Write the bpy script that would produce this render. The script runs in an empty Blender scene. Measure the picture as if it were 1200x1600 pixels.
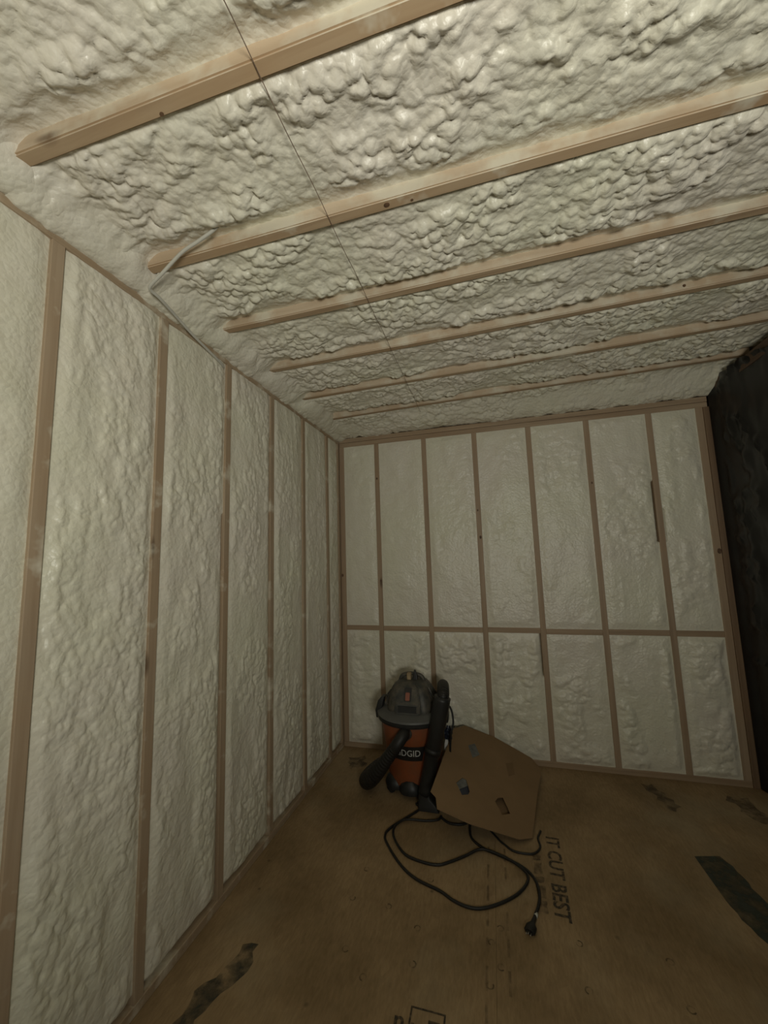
import bpy, bmesh, math, random
import numpy as np
from mathutils import Vector, Matrix

# ------------------------------------------------------------------ camera
scene = bpy.context.scene
YAW, PITCH, ROLL = -0.2663, 0.1197, -0.0312
CAM = Vector((1.2296, -3.0812, 1.479))
FPX = 604.5


def camera():
    cy, sy, cp, sp = math.cos(YAW), math.sin(YAW), math.cos(PITCH), math.sin(PITCH)
    fwd = Vector((sy * cp, cy * cp, sp))
    right = Vector((cy, -sy, 0))
    up = right.cross(fwd)
    cr, sr = math.cos(ROLL), math.sin(ROLL)
    r2, u2 = cr * right + sr * up, -sr * right + cr * up
    cam = bpy.data.objects.new('camera', bpy.data.cameras.new('camera'))
    cam.data.sensor_fit = 'AUTO'
    cam.data.sensor_width = 36.0
    cam.data.lens = FPX / 1600 * 36.0
    cam.data.clip_start = 0.02
    m = Matrix((r2, u2, -fwd)).transposed().to_4x4()
    m.translation = CAM
    cam.matrix_world = m
    scene.collection.objects.link(cam)
    scene.camera = cam


camera()

# ------------------------------------------------------------------ world, lamps, exposure
world = bpy.data.worlds.new('world')
scene.world = world
world.use_nodes = True
world.node_tree.nodes['Background'].inputs[0].default_value = (0.75, 0.8, 0.7, 1)
world.node_tree.nodes['Background'].inputs[1].default_value = 0.033


def area(name, loc, target, size, power, color):
    d = bpy.data.lights.new(name, 'AREA')
    d.shape = 'DISK'
    d.size = size
    d.energy = power
    d.color = color
    o = bpy.data.objects.new(name, d)
    o.location = loc
    o.rotation_euler = (Vector(target) - Vector(loc)).to_track_quat('-Z', 'Y').to_euler()
    scene.collection.objects.link(o)


area('work_light', (1.75, -3.85, 1.42), (1.478, -3.241, 2.165), 0.5, 38.5, (0.985, 0.97, 0.865))

vs = scene.view_settings
vs.view_transform = 'Standard'
vs.look = 'None'
vs.exposure = 0.0
vs.gamma = 1.0
vs.use_curve_mapping = False


# ------------------------------------------------------------------ helpers
def put(o, parent=None, **props):
    scene.collection.objects.link(o)
    if parent is not None:
        o.parent = parent
    for k, v in props.items():
        o[k] = v
    return o


def empty(name, loc=(0, 0, 0), rz=0, **props):
    o = bpy.data.objects.new(name, None)
    o.location = loc
    o.rotation_euler = (0, 0, rz)
    return put(o, None, **props)


def mesh_obj(name, bm, mat, parent=None, smooth=False, **props):
    me = bpy.data.meshes.new(name)
    bm.normal_update()
    bm.to_mesh(me)
    bm.free()
    if smooth:
        for p in me.polygons:
            p.use_smooth = True
    if mat is not None:
        me.materials.append(mat)
    o = bpy.data.objects.new(name, me)
    return put(o, parent, **props)


def bm_box(bm, lo, hi, bevel=0.0):
    c = [(lo[i] + hi[i]) / 2 for i in range(3)]
    s = [abs(hi[i] - lo[i]) for i in range(3)]
    m = Matrix.Translation(c) @ Matrix.Diagonal((s[0], s[1], s[2], 1))
    g = bmesh.ops.create_cube(bm, size=1, matrix=m)
    if bevel > 0:
        es = list({e for v in g['verts'] for e in v.link_edges})
        bmesh.ops.bevel(bm, geom=es, offset=bevel, segments=2, affect='EDGES', profile=0.5)


def box(name, lo, hi, mat, parent=None, bevel=0.0, **props):
    bm = bmesh.new()
    bm_box(bm, lo, hi, bevel)
    return mesh_obj(name, bm, mat, parent, **props)


def frames(pts):
    pts = [Vector(p) for p in pts]
    n = len(pts)
    tans = []
    for i in range(n):
        a, b = pts[max(i - 1, 0)], pts[min(i + 1, n - 1)]
        tans.append((b - a).normalized())
    up = Vector((0, 0, 1)) if abs(tans[0].z) < 0.9 else Vector((1, 0, 0))
    x = tans[0].cross(up).normalized()
    out = []
    for i in range(n):
        t = tans[i]
        x = (x - t * x.dot(t)).normalized()
        out.append((pts[i], x, t.cross(x)))
    return out


def catmull(pts, k):
    P = [Vector(p) for p in pts]
    P = [2 * P[0] - P[1]] + P + [2 * P[-1] - P[-2]]
    out = []
    for i in range(1, len(P) - 2):
        for j in range(k):
            t = j / k
            a, b, c, d = P[i - 1:i + 3]
            out.append(0.5 * (2 * b + (c - a) * t + (2 * a - 5 * b + 4 * c - d) * t * t + (3 * b - a - 3 * c + d) * t ** 3))
    out.append(P[-2])
    return out


def bm_tube(bm, pts, rad, sides=10, caps=True):
    fr = frames(pts)
    rings = []
    for i, (p, x, y) in enumerate(fr):
        r = rad(i / (len(fr) - 1)) if callable(rad) else rad
        rings.append([bm.verts.new(p + (x * math.cos(2 * math.pi * j / sides) + y * math.sin(2 * math.pi * j / sides)) * r) for j in range(sides)])
    for a, b in zip(rings, rings[1:]):
        for j in range(sides):
            bm.faces.new((a[j], a[(j + 1) % sides], b[(j + 1) % sides], b[j]))
    if caps:
        bm.faces.new(rings[0][::-1])
        bm.faces.new(rings[-1])


def tube(name, pts, rad, mat, parent=None, sides=10, **props):
    bm = bmesh.new()
    bm_tube(bm, pts, rad, sides)
    bmesh.ops.recalc_face_normals(bm, faces=bm.faces)
    return mesh_obj(name, bm, mat, parent, smooth=True, **props)


def bm_lathe(bm, prof, sides=48, center=(0, 0)):
    rings = []
    for r, z in prof:
        if r < 1e-6:
            rings.append([bm.verts.new((center[0], center[1], z))])
        else:
            rings.append([bm.verts.new((center[0] + r * math.cos(2 * math.pi * j / sides), center[1] + r * math.sin(2 * math.pi * j / sides), z)) for j in range(sides)])
    for a, b in zip(rings, rings[1:]):
        for j in range(sides):
            k = (j + 1) % sides
            if len(a) == 1 and len(b) > 1:
                bm.faces.new((a[0], b[k], b[j]))
            elif len(b) == 1 and len(a) > 1:
                bm.faces.new((a[j], a[k], b[0]))
            elif len(a) > 1:
                bm.faces.new((a[j], a[k], b[k], b[j]))
    bmesh.ops.recalc_face_normals(bm, faces=bm.faces)


def shade_auto(o, deg=35):
    me = o.data
    for p in me.polygons:
        p.use_smooth = True
    bm = bmesh.new()
    bm.from_mesh(me)
    for e in bm.edges:
        if len(e.link_faces) == 2 and e.calc_face_angle(0) > math.radians(deg):
            e.smooth = False
    bm.to_mesh(me)
    bm.free()
    return o


def lathe(name, prof, mat, parent=None, sides=48, **props):
    bm = bmesh.new()
    bm_lathe(bm, prof, sides)
    return shade_auto(mesh_obj(name, bm, mat, parent, **props))


def loft(bm, sections):
    """sections: lists of equally many points; closes the ends."""
    rings = [[bm.verts.new(p) for p in s] for s in sections]
    n = len(rings[0])
    for a, b in zip(rings, rings[1:]):
        for j in range(n):
            bm.faces.new((a[j], a[(j + 1) % n], b[(j + 1) % n], b[j]))
    bm.faces.new(rings[0][::-1])
    bm.faces.new(rings[-1])
    bmesh.ops.recalc_face_normals(bm, faces=bm.faces)


def rrect(cx, cy, hx, hy, r, z, k=5):
    out = []
    for qx, qy, a0 in ((1, 1, 0), (-1, 1, 90), (-1, -1, 180), (1, -1, 270)):
        for i in range(k + 1):
            a = math.radians(a0 + 90 * i / k)
            out.append((cx + qx * (hx - r) + r * math.cos(a), cy + qy * (hy - r) + r * math.sin(a), z))
    return out


def prism(name, poly, z0, z1, mat, parent=None, **props):
    bm = bmesh.new()
    a = [bm.verts.new((x, y, z0)) for x, y in poly]
    b = [bm.verts.new((x, y, z1)) for x, y in poly]
    n = len(a)
    bm.faces.new(a[::-1])
    bm.faces.new(b)
    for j in range(n):
        bm.faces.new((a[j], a[(j + 1) % n], b[(j + 1) % n], b[j]))
    bmesh.ops.recalc_face_normals(bm, faces=bm.faces)
    return mesh_obj(name, bm, mat, parent, **props)


def text_mesh(body, size, extrude=0.0, bold=0.0):
    cu = bpy.data.curves.new('lettering', 'FONT')
    cu.body = body
    cu.size = size
    cu.extrude = extrude
    cu.offset = bold
    cu.align_x = 'CENTER'
    cu.align_y = 'CENTER'
    cu.resolution_u = 3
    o = bpy.data.objects.new('lettering', cu)
    scene.collection.objects.link(o)
    dg = bpy.context.evaluated_depsgraph_get()
    me = bpy.data.meshes.new_from_object(o.evaluated_get(dg))
    bpy.data.objects.remove(o)
    bpy.data.curves.remove(cu)
    me.materials.clear()
    return me


# ------------------------------------------------------------------ numpy noise
def h2(ix, iy, seed):
    h = (ix.astype(np.int64) * 374761393 + iy.astype(np.int64) * 668265263 + seed * 1442695041) & 0xFFFFFFFF
    h = ((h ^ (h >> 13)) * 1274126177) & 0xFFFFFFFF
    h = ((h ^ (h >> 16)) * 2246822519) & 0xFFFFFFFF
    h = h ^ (h >> 15)
    return (h & 0xFFFFFF) / float(0x1000000)


def vnoise(x, y, seed):
    ix, iy = np.floor(x), np.floor(y)
    fx, fy = x - ix, y - iy
    fx, fy = fx * fx * fx * (fx * (fx * 6 - 15) + 10), fy * fy * fy * (fy * (fy * 6 - 15) + 10)
    a, b = h2(ix, iy, seed), h2(ix + 1, iy, seed)
    c, d = h2(ix, iy + 1, seed), h2(ix + 1, iy + 1, seed)
    return (a * (1 - fx) + b * fx) * (1 - fy) + (c * (1 - fx) + d * fx) * fy


def fbm(x, y, seed, octv=3):
    s, a, t = 0, 1.0, 0
    for o in range(octv):
        s = s + a * vnoise(x * 2 ** o, y * 2 ** o, seed + 17 * o)
        t += a
        a *= 0.5
    return s / t


def domes(x, y, seed, rmin=0.55, rmax=0.95):
    """union of round blobs on a jittered unit grid: rounded tops, sharp creases"""
    ix, iy = np.floor(x), np.floor(y)
    out = np.zeros_like(x)
    for dx in (-1, 0, 1):
        for dy in (-1, 0, 1):
            cx, cy = ix + dx, iy + dy
            px, py = cx + h2(cx, cy, seed), cy + h2(cx, cy, seed + 5)
            r = rmin + (rmax - rmin) * h2(cx, cy, seed + 9)
            d2 = ((x - px) ** 2 + (y - py) ** 2) / (r * r)
            out = np.maximum(out, r * np.sqrt(np.clip(1 - d2, 0, 1)))
    return out


def sstep(a, b, x):
    t = np.clip((x - a) / (b - a), 0, 1)
    return t * t * (3 - 2 * t)


def grid_obj(name, P, mat, parent, **props):
    """P: (n, m, 3) array of points -> smooth quad grid"""
    n, m = P.shape[:2]
    me = bpy.data.meshes.new(name)
    idx = np.arange(n * m).reshape(n, m)
    q = np.stack([idx[:-1, :-1], idx[1:, :-1], idx[1:, 1:], idx[:-1, 1:]], -1).reshape(-1, 4)
    me.vertices.add(n * m)
    me.vertices.foreach_set('co', P.reshape(-1).astype(np.float32))
    me.loops.add(q.size)
    me.loops.foreach_set('vertex_index', q.reshape(-1).astype(np.int32))
    me.polygons.add(len(q))
    me.polygons.foreach_set('loop_start', (np.arange(len(q)) * 4).astype(np.int32))
    me.polygons.foreach_set('use_smooth', np.ones(len(q), dtype=bool))
    me.update(calc_edges=True)
    me.materials.append(mat)
    o = bpy.data.objects.new(name, me)
    return put(o, parent, **props)


# ------------------------------------------------------------------ materials
def nodes_of(name):
    m = bpy.data.materials.new(name)
    m.use_nodes = True
    nt = m.node_tree
    b = nt.nodes['Principled BSDF']
    return m, nt, b


def N(nt, kind, **kw):
    n = nt.nodes.new(kind)
    for k, v in kw.items():
        if k in n.inputs:
            n.inputs[k].default_value = v
        else:
            setattr(n, k, v)
    return n


def ramp(nt, fac, stops):
    r = nt.nodes.new('ShaderNodeValToRGB')
    e = r.color_ramp.elements
    while len(e) < len(stops):
        e.new(0.5)
    for el, (p, c) in zip(e, stops):
        el.position = p
        el.color = (*c, 1) if len(c) == 3 else c
    nt.links.new(fac, r.inputs[0])
    return r


def mix(nt, fac, a, b, mode='MIX'):
    n = nt.nodes.new('ShaderNodeMix')
    n.data_type = 'RGBA'
    n.blend_type = mode
    for s, v in ((n.inputs[0], fac), (n.inputs[6], a), (n.inputs[7], b)):
        if isinstance(v, bpy.types.NodeSocket):
            nt.links.new(v, s)
        elif isinstance(v, (int, float)):
            s.default_value = v
        else:
            s.default_value = (*v, 1)
    return n.outputs[2]


def coords(nt, scale=(1, 1, 1), kind='Object'):
    tc = nt.nodes.new('ShaderNodeTexCoord')
    mp = nt.nodes.new('ShaderNodeMapping')
    mp.inputs['Scale'].default_value = scale
    nt.links.new(tc.outputs[kind], mp.inputs[0])
    return mp.outputs[0]


def noise(nt, vec, scale, detail=4, rough=0.55):
    n = N(nt, 'ShaderNodeTexNoise')
    n.inputs['Scale'].default_value = scale
    n.inputs['Detail'].default_value = detail
    n.inputs['Roughness'].default_value = rough
    nt.links.new(vec, n.inputs['Vector'])
    return n.outputs['Fac']


def bump(nt, b, h, strength, dist):
    bp = N(nt, 'ShaderNodeBump')
    bp.inputs['Strength'].default_value = strength
    bp.inputs['Distance'].default_value = dist
    nt.links.new(h, bp.inputs['Height'])
    nt.links.new(bp.outputs[0], b.inputs['Normal'])


def foam_mat():
    m, nt, b = nodes_of('spray_foam')
    v = coords(nt)
    n1 = noise(nt, v, 1.5, 3)
    n2 = noise(nt, v, 14, 4)
    c1 = ramp(nt, n1, [(0.35, (0.68, 0.635, 0.545)), (0.65, (0.675, 0.66, 0.52))]).outputs[0]
    c2 = mix(nt, 0.18, c1, ramp(nt, n2, [(0.35, (0.60, 0.545, 0.42)), (0.65, (0.75, 0.73, 0.63))]).outputs[0])
    nt.links.new(c2, b.inputs['Base Color'])
    b.inputs['Roughness'].default_value = 0.38
    b.inputs['Specular IOR Level'].default_value = 0.5
    vo = N(nt, 'ShaderNodeTexVoronoi')
    vo.inputs['Scale'].default_value = 62.0
    wob = N(nt, 'ShaderNodeVectorMath', operation='ADD')
    nv = N(nt, 'ShaderNodeTexNoise')
    nv.inputs['Scale'].default_value = 25.0
    nt.links.new(v, nv.inputs['Vector'])
    sc = N(nt, 'ShaderNodeVectorMath', operation='SCALE')
    sc.inputs['Scale'].default_value = 0.03
    nt.links.new(nv.outputs['Color'], sc.inputs[0])
    nt.links.new(v, wob.inputs[0])
    nt.links.new(sc.outputs[0], wob.inputs[1])
    nt.links.new(wob.outputs[0], vo.inputs['Vector'])
    inv = N(nt, 'ShaderNodeMath', operation='MULTIPLY_ADD')
    inv.inputs[1].default_value = -1.0
    nt.links.new(vo.outputs['Distance'], inv.inputs[0])
    nt.links.new(noise(nt, v, 48, 4, 0.6), inv.inputs[2])
    bump(nt, b, inv.outputs[0], 0.34, 0.006)
    return m


def wood_mat(name, axis, base, dark, spray=0.0):
    """lumber with grain along the given axis; spray = share of thin foam overspray"""
    m, nt, b = nodes_of(name)
    sc = [26.0, 26.0, 26.0]
    sc[axis] = 1.1
    v = coords(nt, sc)
    oi = nt.nodes.new('ShaderNodeObjectInfo')
    add = N(nt, 'ShaderNodeVectorMath', operation='ADD')
    nt.links.new(v, add.inputs[0])
    mul = N(nt, 'ShaderNodeMath', operation='MULTIPLY')
    nt.links.new(oi.outputs['Random'], mul.inputs[0])
    mul.inputs[1].default_value = 37.0
    nt.links.new(mul.outputs[0], add.inputs[1])
    g = noise(nt, add.outputs[0], 1.3, 5, 0.6)
    col = ramp(nt, g, [(0.3, dark), (0.62, base)]).outputs[0]
    v2 = coords(nt)
    big = noise(nt, v2, 2.6, 3)
    col = mix(nt, ramp(nt, big, [(0.4, (0, 0, 0)), (0.7, (0.5, 0.5, 0.5))]).outputs[0], col, (base[0] * 0.9, base[1] * 0.78, base[2] * 0.65))
    # knots
    kv = [7.0, 7.0, 7.0]
    kv[axis] = 2.2
    vo = N(nt, 'ShaderNodeTexVoronoi')
    vo.inputs['Scale'].default_value = 1.0
    nt.links.new(coords(nt, kv), vo.inputs['Vector'])
    kn = ramp(nt, vo.outputs['Distance'], [(0.05, (1, 1, 1)), (0.12, (0, 0, 0))]).outputs[0]
    col = mix(nt, kn, col, (dark[0] * 0.45, dark[1] * 0.4, dark[2] * 0.35))
    if spray > 0:
        ns = noise(nt, v2, 6.0, 4, 0.6)
        msk = ramp(nt, ns, [(0.62 - spray * 0.3, (0, 0, 0)), (0.74 - spray * 0.2, (0.8, 0.8, 0.8))]).outputs[0]
        col = mix(nt, msk, col, (0.66, 0.62, 0.50))
    nt.links.new(col, b.inputs['Base Color'])
    b.inputs['Roughness'].default_value = 0.6
    bump(nt, b, g, 0.25, 0.002)
    return m


def plain(name, color, rough=0.5, spec=0.5, var=0.25, scale=9.0, bmp=0.0, metal=0.0, dust=None):
    m, nt, b = nodes_of(name)
    v = coords(nt)
    n1 = noise(nt, v, scale, 4)
    col = ramp(nt, n1, [(0.3, tuple(c * (1 - var) for c in color)), (0.7, tuple(min(1, c * (1 + var)) for c in color))]).outputs[0]
    if dust:
        d = ramp(nt, noise(nt, v, 16, 5, 0.65), [(0.42, (0, 0, 0)), (0.72, (0.65, 0.65, 0.65))]).outputs[0]
        col = mix(nt, d, col, dust)
    nt.links.new(col, b.inputs['Base Color'])
    b.inputs['Roughness'].default_value = rough
    b.inputs['Specular IOR Level'].default_value = spec
    b.inputs['Metallic'].default_value = metal
    if bmp:
        bump(nt, b, noise(nt, v, scale * 6, 3), bmp, 0.002)
    return m


def osb_mat():
    m, nt, b = nodes_of('strand_board')
    v = coords(nt, (34, 15, 20))
    vo = N(nt, 'ShaderNodeTexVoronoi')
    vo.inputs['Scale'].default_value = 1.0
    nt.links.new(v, vo.inputs['Vector'])
    flakes = ramp(nt, vo.outputs['Color'], [(0.1, (0.30, 0.215, 0.118)), (0.9, (0.335, 0.242, 0.134))]).outputs[0]
    v1 = coords(nt)
    blot = ramp(nt, noise(nt, v1, 2.3, 4), [(0.38, (0.70, 0.66, 0.6)), (0.66, (1.05, 1.02, 1.0))]).outputs[0]
    col = mix(nt, 1.0, flakes, blot, 'MULTIPLY')
    grain = ramp(nt, noise(nt, coords(nt, (90, 22, 40)), 1.0, 5, 0.65), [(0.3, (0.82, 0.8, 0.78)), (0.7, (1.12, 1.12, 1.12))]).outputs[0]
    col = mix(nt, 1.0, col, grain, 'MULTIPLY')
    # dried overspray film and trodden-in dust
    film = ramp(nt, noise(nt, v1, 1.3, 5, 0.62), [(0.52, (0, 0, 0)), (0.78, (0.4, 0.4, 0.4))]).outputs[0]
    col = mix(nt, film, col, (0.40, 0.36, 0.25))
    # dark knots, chips and heel marks
    sp = N(nt, 'ShaderNodeTexVoronoi')
    sp.inputs['Scale'].default_value = 8.0
    nt.links.new(v1, sp.inputs['Vector'])
    spots = ramp(nt, sp.outputs['Distance'], [(0.03, (0.75, 0.75, 0.75)), (0.085, (0, 0, 0))]).outputs[0]
    keep = ramp(nt, noise(nt, v1, 3.1, 2), [(0.5, (0, 0, 0)), (0.58, (1, 1, 1))]).outputs[0]
    col = mix(nt, mix(nt, 1.0, spots, keep, 'MULTIPLY'), col, (0.05, 0.035, 0.022))
    nt.links.new(col, b.inputs['Base Color'])
    b.inputs['Roughness'].default_value = 0.62
    b.inputs['Specular IOR Level'].default_value = 0.3
    bump(nt, b, vo.outputs['Distance'], 0.12, 0.002)
    return m


def ink_mat(name, color, lo, hi, scale):
    """worn printing ink: noise lets the board show through"""
    m, nt, b = nodes_of(name)
    b.inputs['Base Color'].default_value = (*color, 1)
    b.inputs['Roughness'].default_value = 0.6
    tr = N(nt, 'ShaderNodeBsdfTransparent')
    mx = N(nt, 'ShaderNodeMixShader')
    f = ramp(nt, noise(nt, coords(nt), scale, 4, 0.6), [(0.35, (lo,) * 3), (0.62, (hi,) * 3)]).outputs[0]
    nt.links.new(f, mx.inputs[0])
    nt.links.new(tr.outputs[0], mx.inputs[1])
    nt.links.new(b.outputs[0], mx.inputs[2])
    nt.links.new(mx.outputs[0], nt.nodes['Material Output'].inputs[0])
    return m


FOAM = foam_mat()
STUD = wood_mat('stud_lumber', 2, (0.385, 0.295, 0.20), (0.29, 0.21, 0.135), 0.15)
PLATE = wood_mat('plate_lumber', 0, (0.37, 0.275, 0.18), (0.26, 0.18, 0.11), 0.0)
PLATE_Y = wood_mat('sill_lumber', 1, (0.39, 0.30, 0.20), (0.28, 0.205, 0.13), 0.3)
JOIST = wood_mat('joist_lumber', 0, (0.56, 0.455, 0.33), (0.46, 0.36, 0.25), 0.6)
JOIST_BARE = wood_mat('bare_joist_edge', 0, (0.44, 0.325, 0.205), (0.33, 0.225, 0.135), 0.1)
OSB = osb_mat()
SHEATH = plain('sheathing', (0.22, 0.15, 0.08), 0.7)
INK = ink_mat('black_ink', (0.03, 0.026, 0.02), 0.35, 0.85, 60)
INK_FAINT = ink_mat('faint_ink', (0.05, 0.035, 0.022), 0.0, 0.5, 25)
INK_GUIDE = ink_mat('guide_ink', (0.05, 0.035, 0.022), 0.0, 0.3, 20)
INK_BAR = ink_mat('green_black_ink', (0.035, 0.042, 0.03), 0.45, 0.97, 14)
INK_WORN = ink_mat('worn_ink', (0.045, 0.045, 0.032), 0.0, 0.85, 13)
INK_STAIN = ink_mat('heel_stain', (0.05, 0.042, 0.03), 0.0, 0.55, 16)
BLACKPLASTIC = plain('black_sheeting', (0.008, 0.008, 0.008), 0.35, 0.4, 0.3)
ORANGE = plain('orange_plastic', (0.23, 0.066, 0.024), 0.42, 0.4, 0.12, 6, dust=(0.15, 0.075, 0.04))
GREY = plain('charcoal_plastic', (0.042, 0.044, 0.039), 0.5, 0.4, 0.2, 8, dust=(0.16, 0.13, 0.09))
GREYLID = plain('grey_lid_plastic', (0.10, 0.10, 0.093), 0.5, 0.4, 0.15, 8)
BLACK = plain('black_plastic', (0.02, 0.02, 0.019), 0.45, 0.4, 0.2, 10)
RUBBER = plain('black_rubber', (0.016, 0.015, 0.013), 0.5, 0.35, 0.2, 10)
RED = plain('red_switch', (0.27, 0.09, 0.055), 0.45)
WHITE = plain('white_print', (0.55, 0.55, 0.52), 0.5, var=0.05)
LABELBLACK = plain('black_label', (0.012, 0.011, 0.01), 0.4, var=0.1)
CARD = plain('cardboard', (0.245, 0.16, 0.085), 0.8, 0.15, 0.08, 5, bmp=0.15)
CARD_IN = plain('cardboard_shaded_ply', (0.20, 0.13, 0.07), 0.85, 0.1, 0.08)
BLUE = plain('blue_plastic', (0.011, 0.017, 0.034), 0.4, var=0.4, scale=30)
BLUEGREY = plain('blue_grey_tape', (0.12, 0.125, 0.12), 0.45, var=0.4, scale=30)
DUSTY = plain('dusty_clip', (0.30, 0.22, 0.12), 0.6, var=0.4, scale=40)
CABLE = plain('white_cable', (0.50, 0.49, 0.43), 0.45, var=0.08)
STRING = plain('string', (0.16, 0.11, 0.075), 0.8, var=0.2)
KNOT = plain('knot', (0.10, 0.055, 0.028), 0.7, var=0.5, scale=60)

# ------------------------------------------------------------------ room frame
SP = 0.4064            # 16 inch stud spacing
H = 2.452              # underside of the far wall's top plate
HL = 2.480             # underside of the left wall's top plate
Y_END = -3.93          # the room goes on this far behind the camera
W = 2.70               # right end of the far wall


def structure(o, label, cat):
    o['kind'] = 'structure'
    o['label'] = label
    o['category'] = cat
    return o


# ---- floor: three strand board sheets with tight joints
floor = structure(empty('floor'), 'brown strand board subfloor with printed marks and dark heel stains', 'floor')
for x0, x1 in ((-0.1, 1.1542), (1.155, 2.3738), (2.3746, 2.9)):
    box('floor_panel', (x0, Y_END, -0.022), (x1, 0.1, 0.0), OSB, floor)

# ---- left wall
wall_left = structure(box('wall_left', (-0.105, Y_END, 0.0), (-0.092, 0.09, 2.70), SHEATH), 'left wall of bare studs packed with cream spray foam', 'wall')
L0 = -0.2592
left_y = [L0 - i * SP for i in range(9)]
for y in left_y:
    box('stud', (-0.09, y - 0.019, 0.036), (0.0, y + 0.019, HL), STUD, wall_left, bevel=0.002)
box('stud', (-0.09, -0.038, 0.036), (0.0, -0.002, HL), STUD, wall_left, bevel=0.002)
box('bottom_plate', (-0.09, Y_END, 0.0), (0.0, 0.0, 0.036), PLATE_Y, wall_left, bevel=0.003)
box('top_plate', (-0.09, Y_END, HL), (0.0, 0.0, HL + 0.038), PLATE_Y, wall_left, bevel=0.002)
box('top_plate', (-0.09, Y_END, HL + 0.0385), (0.0, 0.0, HL + 0.076), PLATE_Y, wall_left, bevel=0.002)


def axis_pts(a, b, res):
    return np.linspace(a, b, max(3, int(round((b - a) / res)) + 1))


def left_foam(y0, y1, seed, res, cracks=()):
    ys = axis_pts(y0 - 0.003, y1 + 0.003, res)
    zs = axis_pts(0.036, HL + 0.002, res)
    Yg, Zg = np.meshgrid(ys, zs, indexing='ij')
    wx = Yg + 0.03 * (fbm(Yg / 0.11, Zg / 0.2, seed + 1) - 0.5)
    wz = Zg + 0.07 * (fbm(Yg / 0.11, Zg / 0.2, seed + 2) - 0.5)
    sh = wx + 0.35 * wz      # the gun's strokes run at a slant
    low = fbm(Yg / 0.16, Zg / 0.42, seed, 3) - 0.5
    m = sstep(0.36, 0.58, fbm(Yg / 0.13, Zg / 0.30, seed + 3, 3))
    d1 = domes(sh / 0.040, wz / 0.066, seed + 4)
    d2 = domes(wx / 0.019, wz / 0.027, seed + 6)
    hgt = 0.022 * low + (0.25 + 0.75 * m) * (0.0085 * d1 + 0.0070 * d2) + 0.0015 * fbm(Yg / 0.012, Zg / 0.012, seed + 8)
    v = np.minimum(Yg - y0, y1 - Yg)
    rough = sstep(0.0, 0.045, v)
    zed = np.minimum(Zg - 0.036, HL - Zg)
    rz = sstep(0.0, 0.05, zed)
    X = -0.012 + 0.004 * rough + hgt * (0.10 + 0.90 * rough) * (0.25 + 0.75 * rz) + 0.004 * (fbm(Yg / 0.05, Zg / 0.11, seed + 9) - 0.3)
    X = np.minimum(X, 0.024)
    X = X - 0.028 * (1 - sstep(0.0, 0.035, Zg - 0.036))
    for side, za, zb in cracks:
        e = (Yg - y0) if side == 0 else (y1 - Yg)
        X = X - 0.05 * (e < 0.007) * sstep(za - 0.02, za, Zg) * (1 - sstep(zb, zb + 0.02, Zg))
    grid_obj('spray_foam', np.stack([X, Yg, Zg], -1), FOAM, wall_left)


edges_l = [-0.038] + [y for y in left_y]
for i in range(len(left_y)):
    top = -0.038 if i == 0 else left_y[i - 1] - 0.019
    res = 0.0055 if i < 6 else 0.02
    cr = {3: [(1, 0.1, 2.2)], 4: [(1, 0.0, 1.7)], 1: [(0, 1.25, 1.35), (0, 1.15, 1.22)]}.get(i, [])
    left_foam(left_y[i] + 0.019, top, 100 + 31 * i, res, cr)
left_foam(Y_END, left_y[-1] - 0.019, 555, 0.02)

# ---- far wall
wall_back = structure(box('wall_back', (-0.1, 0.092, 0.0), (2.85, 0.105, 2.72), SHEATH), 'far wall of bare studs and blocking filled with smooth cream foam', 'wall')
X0 = 0.3374
back_x = [X0 + i * SP for i in range(6)]
studs_b = [(0.0, 0.042)] + [(x - 0.019, x + 0.019) for x in back_x] + [(2.657, W)]
ST_B = wood_mat('far_stud_lumber', 2, (0.36, 0.265, 0.175), (0.27, 0.19, 0.12), 0.0)
for a, b_ in studs_b:
    box('stud', (a, 0.0, 0.038), (b_, 0.09, H), ST_B, wall_back, bevel=0.002)
box('stud', (W + 0.001, -0.006, 0.0), (W + 0.036, 0.09, H), wood_mat('dark_corner_stud', 2, (0.20, 0.13, 0.075), (0.13, 0.08, 0.045)), wall_back, bevel=0.002)  # corner stud in darker brown lumber than the other far-wall studs
box('bottom_plate', (0.0, 0.0, 0.0), (W, 0.09, 0.038), PLATE, wall_back, bevel=0.002)
box('top_plate', (0.0, 0.0, H), (W + 0.03, 0.09, H + 0.037), PLATE, wall_back, bevel=0.002)
box('top_plate', (0.0, -0.004, H + 0.0385), (W + 0.03, 0.09, H + 0.075), PLATE, wall_back, bevel=0.003)
HM = 0.922
bl_off = [0.002, 0.0, -0.001, 0.002, -0.003, 0.001, 0.0]
for i in range(7):
    a, b_ = studs_b[i][1], studs_b[i + 1][0]
    box('blocking', (a, 0.001, HM - 0.019 + bl_off[i]), (b_, 0.09, HM + 0.019 + bl_off[i]), PLATE, wall_back, bevel=0.002)


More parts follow.
